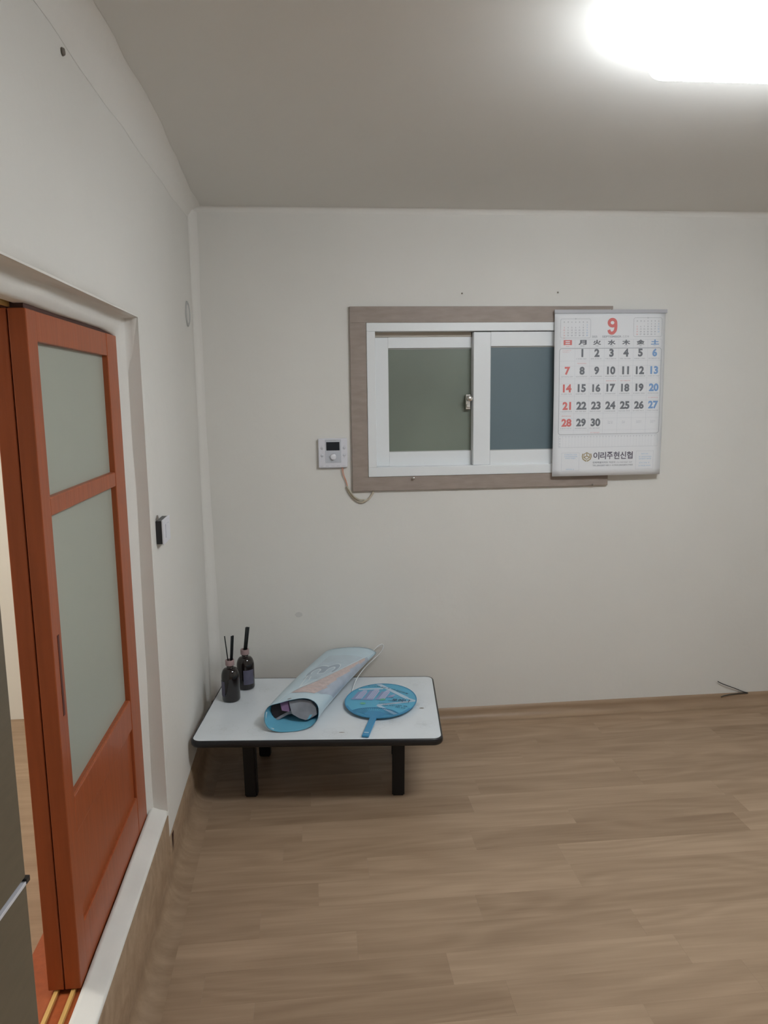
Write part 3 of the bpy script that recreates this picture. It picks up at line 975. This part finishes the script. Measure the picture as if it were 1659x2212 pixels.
# hub: solid wedge from the handle, ribs spreading to an arch
hub = Print()
hub.poly([(-0.016, -0.155), (0.016, -0.155)] + [(0.052 * math.cos(R(a)), -0.158 + 0.060 * math.sin(R(a))) for a in (35, 55, 75, 90, 105, 125, 145)])
hub.build('hub', fmap(Z1 + 0.0012), FANP, fan)
hub = Print()
hub.ribbon(arc, 0.005)
hub.build('hub_arch', fmap(Z1 + 0.0015), FANP, fan)
hub = Print()
low = [ell(k, 80) for k in range(46, 76)]
hub.ribbon([(x * 0.975, y * 0.975) for x, y in low], 0.010)
hub.build('hub_foot', fmap(Z1 + 0.0014), FANP, fan)
for k in range(0, 25):
    a = arc[k]
    s0 = (0.030 * (a[0] / 0.108), -0.130)
    q = Print()
    q.ribbon([s0, a], 0.0022)
    q.build('rib', fmap(Z1 + 0.0010), FANP, fan)
box('handle', (-0.0125, -0.296, -0.0045), (0.0125, -0.148, 0.0030), FANP, fan, 0.002)
box('handle_slot', (-0.008, -0.276, 0.0030), (0.008, -0.270, 0.0036), FANL, fan)

# ------------------------------------------------------------------ wall calendar
PX0, PZT, PWD, PHT = 1.483, 1.787, 0.481, 0.692
cal = empty('wall_calendar', (PX0, -0.03, PZT - PHT)); tag(cal, 'large September wall calendar hanging over the window corner', 'calendar')
def page(u, v, off=0.0):
    """u across 0..1, v down 0..1 -> calendar-local point; the sheet bows slightly"""
    bow = -0.004 - 0.012 * v - 0.006 * math.sin(math.pi * v) + 0.004 * (u - 0.5) ** 2 * 4 * v
    return (u * PWD, bow - off, (1 - v) * PHT)
def sheetmesh(name, off, m, u1=1.0, v1=1.0):
    NU, NV = 12, 24
    verts = [page(u1 * i / NU, v1 * j / NV, off) for j in range(NV + 1) for i in range(NU + 1)]
    faces = []
    for j in range(NV):
        for i in range(NU):
            a = j * (NU + 1) + i
            faces.append((a, a + 1, a + NU + 2, a + NU + 1))
    o = raw(name, verts, faces, m, cal, True)
    md = o.modifiers.new('thickness', 'SOLIDIFY'); md.thickness = 0.0016; md.offset = 1
    return o
sheetmesh('page', 0.0, PAPER)
box('binding_bar', (-0.002, -0.0095, PHT - 0.010), (PWD + 0.006, -0.0015, PHT + 0.005), BARM, cal, 0.001)
tube('hanging_nail', [(PWD * 0.5, 0.014, PHT + 0.002), (PWD * 0.5, -0.012, PHT + 0.006)], 0.002, CHROME, cal)
asp = PHT / PWD
def cmap(off):
    # print coordinates: x in u, y measured upward from the page bottom, in page widths
    return lambda x, y: page(x, 1 - y / asp, off)
V = lambda v: (1 - v) * asp
kR, kL, kRL, kBL = Print(), Print(), Print(), Print()
def day_col(i): return 0.118 + 0.1318 * i
rows = [0.250, 0.356, 0.461, 0.567, 0.670]
for d in range(1, 31):
    idx = d            # 1 September falls on a Monday: column 1
    c, r_ = idx % 7, idx // 7
    P = Print()
    P.text(str(d), day_col(c), V(rows[r_]), h=0.0485 * asp, bold=0.045)
    P.build('date_number', cmap(0.0009), INKR if c == 0 else INKB if c == 6 else INKK, cal)
for i, ch in enumerate('日月火水木金土'):
    P = Print()
    P.text(ch, day_col(i), V(0.1875), h=0.030 * asp, w=0.074, bold=0.045)
    P.build('weekday_character', cmap(0.0009), INKR if i == 0 else INKB if i == 6 else INKK, cal)
    (kRL if i == 0 else kBL if i == 6 else kL).text(('SUN', 'MON', 'TUE', 'WED', 'THU', 'FRI', 'SAT')[i], day_col(i), V(0.2085), h=0.0075 * asp)
NS = 0.100 * asp
def nine(p): return (0.518 + p[0] * NS, V(0.092) + p[1] * NS)
kR.ribbon([nine((0.21 * math.cos(t), 0.215 + 0.195 * math.sin(t))) for t in [2 * math.pi * j / 28 for j in range(28)]], 0.185 * NS, True)
kR2 = Print()
kR2.ribbon([nine(tuple(p)[:2]) for p in catmull([(0.21, 0.215, 0), (0.215, -0.05, 0), (0.17, -0.26, 0), (0.02, -0.40, 0), (-0.15, -0.37, 0), (-0.225, -0.21, 0)], 6)], 0.185 * NS)
kR2.build('month_number_tail', cmap(0.0010), INKR, cal)
kL.text('2025', 0.335, V(0.153), h=0.0125 * asp, anchor='l', bold=0.02)
kL.text('SEPTEMBER', 0.515, V(0.153), h=0.0125 * asp, w=0.175, bold=0.02)
kL.text('乙巳年', 0.612, V(0.153), h=0.0135 * asp, anchor='l')
# small months either side
def mini(x0, x1, v0, v1, month, first, ndays, ink):
    kL.frame(x0, V(v1), x1, V(v0), 0.015, 0.0022)
    kL.text(month, (x0 + x1) / 2, V(v0), h=0.009 * asp)
    cw = (x1 - x0 - 0.03) / 7
    for i, ch in enumerate('日月火水木金土'):
        kL.text(ch, x0 + 0.015 + cw * (i + .5), V(v0 + 0.019), h=0.008 * asp, bold=0.03)
    for d in range(1, ndays + 1):
        k = d - 1 + first
        c, r_ = k % 7, k // 7
        P = kRL if c == 0 else kBL if c == 6 else ink
        P.text(str(d), x0 + 0.015 + cw * (c + .5), V(v0 + 0.036 + 0.0155 * r_), h=0.0085 * asp, bold=0.02)
mini(0.053, 0.322, 0.047, 0.160, '8', 5, 31, kL)
mini(0.712, 0.970, 0.042, 0.155, '10', 3, 31, kL)
# ruled frames
kL.frame(0.046, V(0.742), 0.970, V(0.223), 0.020, 0.0045)
kT = Print()
kT.frame(0.050, V(0.219), 0.970, V(0.170), 0.006, 0.0022)
for i in range(1, 7):
    x = day_col(i) - 0.0659
    kT.rect(x - .0008, V(0.742), x + .0008, V(0.223)); kT.rect(x - .0008, V(0.219), x + .0008, V(0.170))
for r_ in range(5):
    v = rows[r_] + 0.048
    kT.rect(0.046, V(v + .0005), 0.970, V(v - .0005))
    if r_ < 4:
        kT.rect(0.046, V(v + .0305), 0.970, V(v + .0295))
rc = random.Random(9)
for d in range(1, 31):
    c, r_ = d % 7, d // 7
    kL.marks(day_col(c) - 0.054, V(rows[r_] + 0.0385), 0.098, 0.0075 * asp, rc)
for c, r_ in ((1, 0), (3, 1), (4, 1), (6, 2), (0, 3), (2, 4)):
    kRL.marks(day_col(c) - 0.045, V(rows[r_] + 0.066), 0.085, 0.0075 * asp, rc)
kRL.marks(day_col(0) - 0.045, V(0.236), 0.07, 0.005 * asp, rc)
kRL.marks(day_col(0) - 0.045, V(0.246), 0.06, 0.005 * asp, rc)
# faint days of next month
for i in range(4):
    kT.marks(day_col(3 + i) - 0.018, V(0.68), 0.03, 0.02 * asp, rc)
# tracker strip
kT.frame(0.050, V(0.822), 0.965, V(0.750), 0.006, 0.003)
for i in range(31):
    x = 0.088 + 0.0282 * i
    kT.rect(x - .0005, V(0.822), x + .0005, V(0.762))
    kL.text(str(i + 1), x, V(0.757), h=0.0065 * asp)
for i, t_ in enumerate('MTWO'):
    kL.text('M' if i in (0, 2) else t_, 0.062, V(0.768 + 0.0155 * i), h=0.007 * asp)
# sponsor line
kD = Print()
INKP = mat('ink_plum_grey', (0.16, 0.145, 0.18), 0.7, var=0.03)
for i, ch in enumerate('이리주현신협'):
    kD = Print()
    kD.text(ch, 0.368 + 0.062 * (i + 0.5), V(0.876), h=0.046 * asp, w=0.055, bold=0.022)
    kD.build('sponsor_character', cmap(0.0008), INKP, cal)
kL.text('전북특별자치도 익산시', 0.366, V(0.918), h=0.012 * asp, w=0.21, anchor='l', bold=0.03)
kL.marks(0.59, V(0.924), 0.14, 0.010 * asp, rc)
kL.text('TEL.(063)857-8011~4 FAX.(063)854-9483', 0.366, V(0.938), h=0.012 * asp, w=0.375, anchor='l', bold=0.03)
kT.frame(0.082, V(0.967), 0.242, V(0.856), 0.002, 0.0025)
kT.frame(0.768, V(0.965), 0.930, V(0.852), 0.002, 0.0025)
for v, w, x in ((0.870, 0.11, 0.107), (0.882, 0.11, 0.107), (0.893, 0.09, 0.116), (0.961, 0.07, 0.125)):
    kBL.marks(x, V(v), w, 0.008 * asp, rc)
for v, w, x in ((0.874, 0.06, 0.818), (0.892, 0.11, 0.797), (0.905, 0.11, 0.797), (0.930, 0.10, 0.800), (0.948, 0.11, 0.797)):
    kBL.marks(x, V(v), w, 0.009 * asp, rc)
# gold emblem: rounded hexagon of three cells between two leaves
kG = Print()
ex, ey, er = 0.311, V(0.876), 0.030
kG.ribbon([(ex + er * math.cos(R(90 + 60 * k)), ey + er * math.sin(R(90 + 60 * k))) for k in range(6)], 0.008, True)
for k in range(3):
    a = R(90 + 120 * k)
    kG.ribbon([(ex, ey), (ex + er * math.cos(a), ey + er * math.sin(a))], 0.009)
for s in (-1, 1):
    kG.ribbon([(ex + s * 0.008, ey - 0.046), (ex + s * 0.034, ey - 0.028), (ex + s * 0.041, ey - 0.004), (ex + s * 0.036, ey + 0.020)], 0.010)
    kG.ribbon([(ex + s * 0.006, ey - 0.038), (ex + s * 0.006, ey - 0.050)], 0.008)
kG.build('printed_emblem', cmap(0.0008), INKG, cal)
kT.build('printed_rules', cmap(0.0005), mat('ink_faint_rule', (0.62, 0.635, 0.67), 0.7, var=0.02), cal, True)
kL.build('printed_small_type', cmap(0.0007), INKL, cal, True)
kRL.build('printed_red_notes', cmap(0.0007), INKRL, cal, True)
kBL.build('printed_blue_notes', cmap(0.0007), INKBL, cal, True)
kR.build('month_number', cmap(0.0009), INKR, cal)

# ------------------------------------------------------------------ thermostat
th = empty('thermostat', (0.5475, -0.0005, 1.152)); tag(th, 'white square thermostat with dark display beside the window', 'thermostat')
box('body', (-0.0605, -0.0190, 0.0), (0.0605, 0.0, 0.122), WPLAST, th, 0.003)
box('back_box', (-0.052, -0.006, -0.004), (0.052, 0.0, 0.0), GPLAST, th)
box('face_panel', (-0.032, -0.0200, 0.020), (0.034, -0.0189, 0.118), GPLAST, th, 0.0005)
box('display', (-0.0275, -0.0208, 0.072), (0.028, -0.0198, 0.107), LCD, th, 0.0005)
kn = lathe('knob', [(0.0, 0.010), (0.0105, 0.010), (0.0122, 0.0085), (0.0125, 0.0), (0.0, 0.0)], WPLAST, th, 28)
kn.rotation_euler = (R(90), 0, 0); kn.location = (0.001, -0.0200, 0.046)
for bx in (-0.046, 0.047):
    for bz in (0.082, 0.052):
        b_ = lathe('button', [(0.0, 0.0012), (0.0058, 0.0012), (0.0062, 0.0), (0.0, 0.0)], BUTTON, th, 20)
        b_.rotation_euler = (R(90), 0, 0); b_.location = (bx, -0.0190, bz)
pr = Print(); rt_ = random.Random(2)
pr.marks(-0.013, 0.112, 0.026, 0.0030, rt_)
for bx in (-0.046, 0.047):
    pr.marks(bx - 0.003, 0.0905, 0.005, 0.0025, rt_); pr.marks(bx - 0.003, 0.0415, 0.005, 0.0025, rt_)
pr.marks(-0.010, 0.024, 0.022, 0.0025, rt_)
for i in range(5):
    pr.marks(-0.054 + 0.023 * i, 0.006, 0.012, 0.0025, rt_)
pr.build('printed_marks', lambda x, z: (x, -0.0213, z), mat('thermostat_ink', (0.28, 0.29, 0.33), 0.6, var=0.05), th, True)
for dx in (0.0, 0.004):
    tube('lead_wire', [(0.036 + dx, -0.010, 0.002), (0.040 + dx, -0.009, -0.030), (0.052 + dx * .5, -0.007, -0.060), (0.0585 + dx * .3, -0.006, -0.084)], 0.0014, WIREO, th, 6)
cb = tube('cable', [(0.603, -0.0065, 1.070), (0.607, -0.006, 1.060), (0.615, -0.006, 1.040), (0.636, -0.006, 1.014), (0.663, -0.006, 1.001), (0.692, -0.006, 1.012), (0.710, -0.006, 1.034), (0.716, -0.006, 1.0465)], 0.0048, WIRET)
tag(cb, 'beige cable looping under the window casing corner', 'cable')
cb2 = tube('cable', [(0.602, -0.0120, 1.072), (0.616, -0.015, 1.050), (0.634, -0.016, 1.026), (0.655, -0.0155, 1.013), (0.676, -0.0145, 1.012)], 0.0030, WIRET)
tag(cb2, 'thinner beige cable strand lying along the cable loop', 'cable')

# ------------------------------------------------------------------ light switch and round cover on the left wall
sw = empty('light_switch', (0.0005, -0.93, 1.03)); tag(sw, 'white light switch with a black side beside the sliding door', 'switch')
box('body', (0.0, -0.052, 0.0), (0.017, 0.050, 0.068), BLACKE, sw, 0.001)
box('cover_plate', (0.017, -0.054, -0.002), (0.022, 0.052, 0.070), WPLAST, sw, 0.0015)
box('rocker', (0.022, -0.024, 0.014), (0.0245, 0.024, 0.054), WPLAST, sw, 0.001)
raw('torn_paper', [(0.001, -0.050, 0.071), (0.001, -0.012, 0.080), (0.007, -0.035, 0.0712), (0.0006, -0.030, 0.082)], [(0, 1, 2), (0, 3, 1)], PIN, sw)
cv = empty('wall_cover', (0.0005, -0.165, 1.766)); tag(cv, 'flat round grey cover plate high on left wall near the corner', 'cover plate')
c1 = lathe('rim', [(0.036, 0.0), (0.0365, 0.004), (0.043, 0.005), (0.047, 0.003), (0.048, 0.0)], mat('cover_rim_grey', (0.44, 0.44, 0.425), 0.6, var=0.05), cv, 36)
c1.rotation_euler = (0, R(90), 0)
c2 = lathe('disc', [(0.0, 0.0025), (0.0362, 0.0025)], mat('cover_disc', (0.62, 0.61, 0.58), 0.6, var=0.03), cv, 36)
c2.rotation_euler = (0, R(90), 0)

# ------------------------------------------------------------------ loose wire at the foot of the window wall
w1 = tube('loose_wire', [(2.303, -0.010, 0.119), (2.325, -0.012, 0.107), (2.390, -0.011, 0.080), (2.430, -0.008, 0.062), (2.456, -0.0072, 0.0535), (2.425, -0.0085, 0.0545), (2.380, -0.010, 0.053), (2.345, -0.011, 0.049), (2.322, -0.012, 0.043)], 0.0020, BLACKW)
tag(w1, 'black loose wire end poking up at foot of the wall', 'wire')

# ------------------------------------------------------------------ nails and marks
def nail(name, loc, r, m, label, head=0.008):
    o = lathe(name, [(0.0, head), (r * .7, head), (r, head - 0.002), (r, head - 0.003), (r * .35, head - 0.003), (r * .35, -0.002)], m, None, 14)
    o.location = loc; o.rotation_euler = (R(90), 0, 0)
    return tag(o, label, 'nail')
nail('nail', (0.886, -0.0162, 1.100), 0.0055, CHROME, 'small round metal nail on lower window casing, left of the latch', 0.014)
nail('nail', (1.672, -0.0162, 1.053), 0.0045, PIN, 'dark nail at the bottom edge of the casing below the calendar', 0.008)
nail('pin', (1.097, -0.0005, 1.862), 0.0034, PIN, 'tiny pin in the wall above middle of the window', 0.004)
nail('pin', (1.505, -0.0005, 1.866), 0.0034, PIN, 'tiny pin in the wall above the calendar', 0.004)
sm = raw('trim_9', [(0.384 + 0.016 * math.cos(j * .45) * (1 + .15 * math.sin(3 * j)), -0.0004, 0.516 + 0.012 * math.sin(j * .45)) for j in range(14)], [tuple(range(14))], SMUDGE)
struct(sm, 'faint grey smudge on the wall above the table')
mk = lathe('pin', [(0.0, 0.006), (0.006, 0.005), (0.008, 0.001), (0.002, -0.001)], PIN, None, 12)
mk.location = (0.0005, -1.586, 2.105); mk.rotation_euler = (0, R(90), 0)
tag(mk, 'dark speck high on left wall above the sliding door', 'pin')

# ------------------------------------------------------------------ olive cabinet at the left edge
CA = -0.09
cab = empty('cabinet', (0.215, -2.623, 0.0), CA)
tag(cab, 'olive grey cabinet standing at the far left edge of the view', 'cabinet')
CDp, CLn = 0.11, 0.62
box('carcass', (-CDp, -CLn, 0.02), (-0.014, 0.0, 1.72), OLIVE, cab, 0.003)
box('door', (-0.014, -CLn + 0.004, 0.05), (0.0, -0.002, 1.070), OLIVE, cab, 0.0015)
box('door', (-0.014, -CLn + 0.004, 1.0755), (0.0, -0.002, 1.70), OLIVE, cab, 0.0015)
box('trim_strip', (-0.014, -CLn + 0.004, 1.0705), (0.0012, -0.004, 1.0735), WPLAST, cab, 0.0004)
box('hinge_cap', (-0.012, -0.005, 1.0706), (0.0016, 0.0012, 1.0752), BLACKE, cab, 0.0004)
box('plinth', (-CDp + 0.01, -CLn + 0.01, 0.0008), (-0.026, -0.01, 0.02), BLACKL, cab)

# ------------------------------------------------------------------ print belongs to the sheet that carries it
def regroup(root, carrier, starts):
    c = [o for o in root.children if o.name.split('.')[0] == carrier][0]
    for o in list(root.children):
        if o is not c and o.name.startswith(starts):
            o.parent = c
regroup(cal, 'page', ('date_', 'weekday_', 'printed_', 'sponsor_', 'month_'))
regroup(fan, 'fan_sheet', ('printed_',))
regroup(fan, 'handle', ('handle_slot',))
regroup(bag, 'shell', ('printed_', 'overlap_', 'snap_'))
regroup(th, 'body', ('button', 'display', 'printed_', 'knob', 'face_panel'))
regroup(tb, 'table_top', ('printed_', 'scuff'))
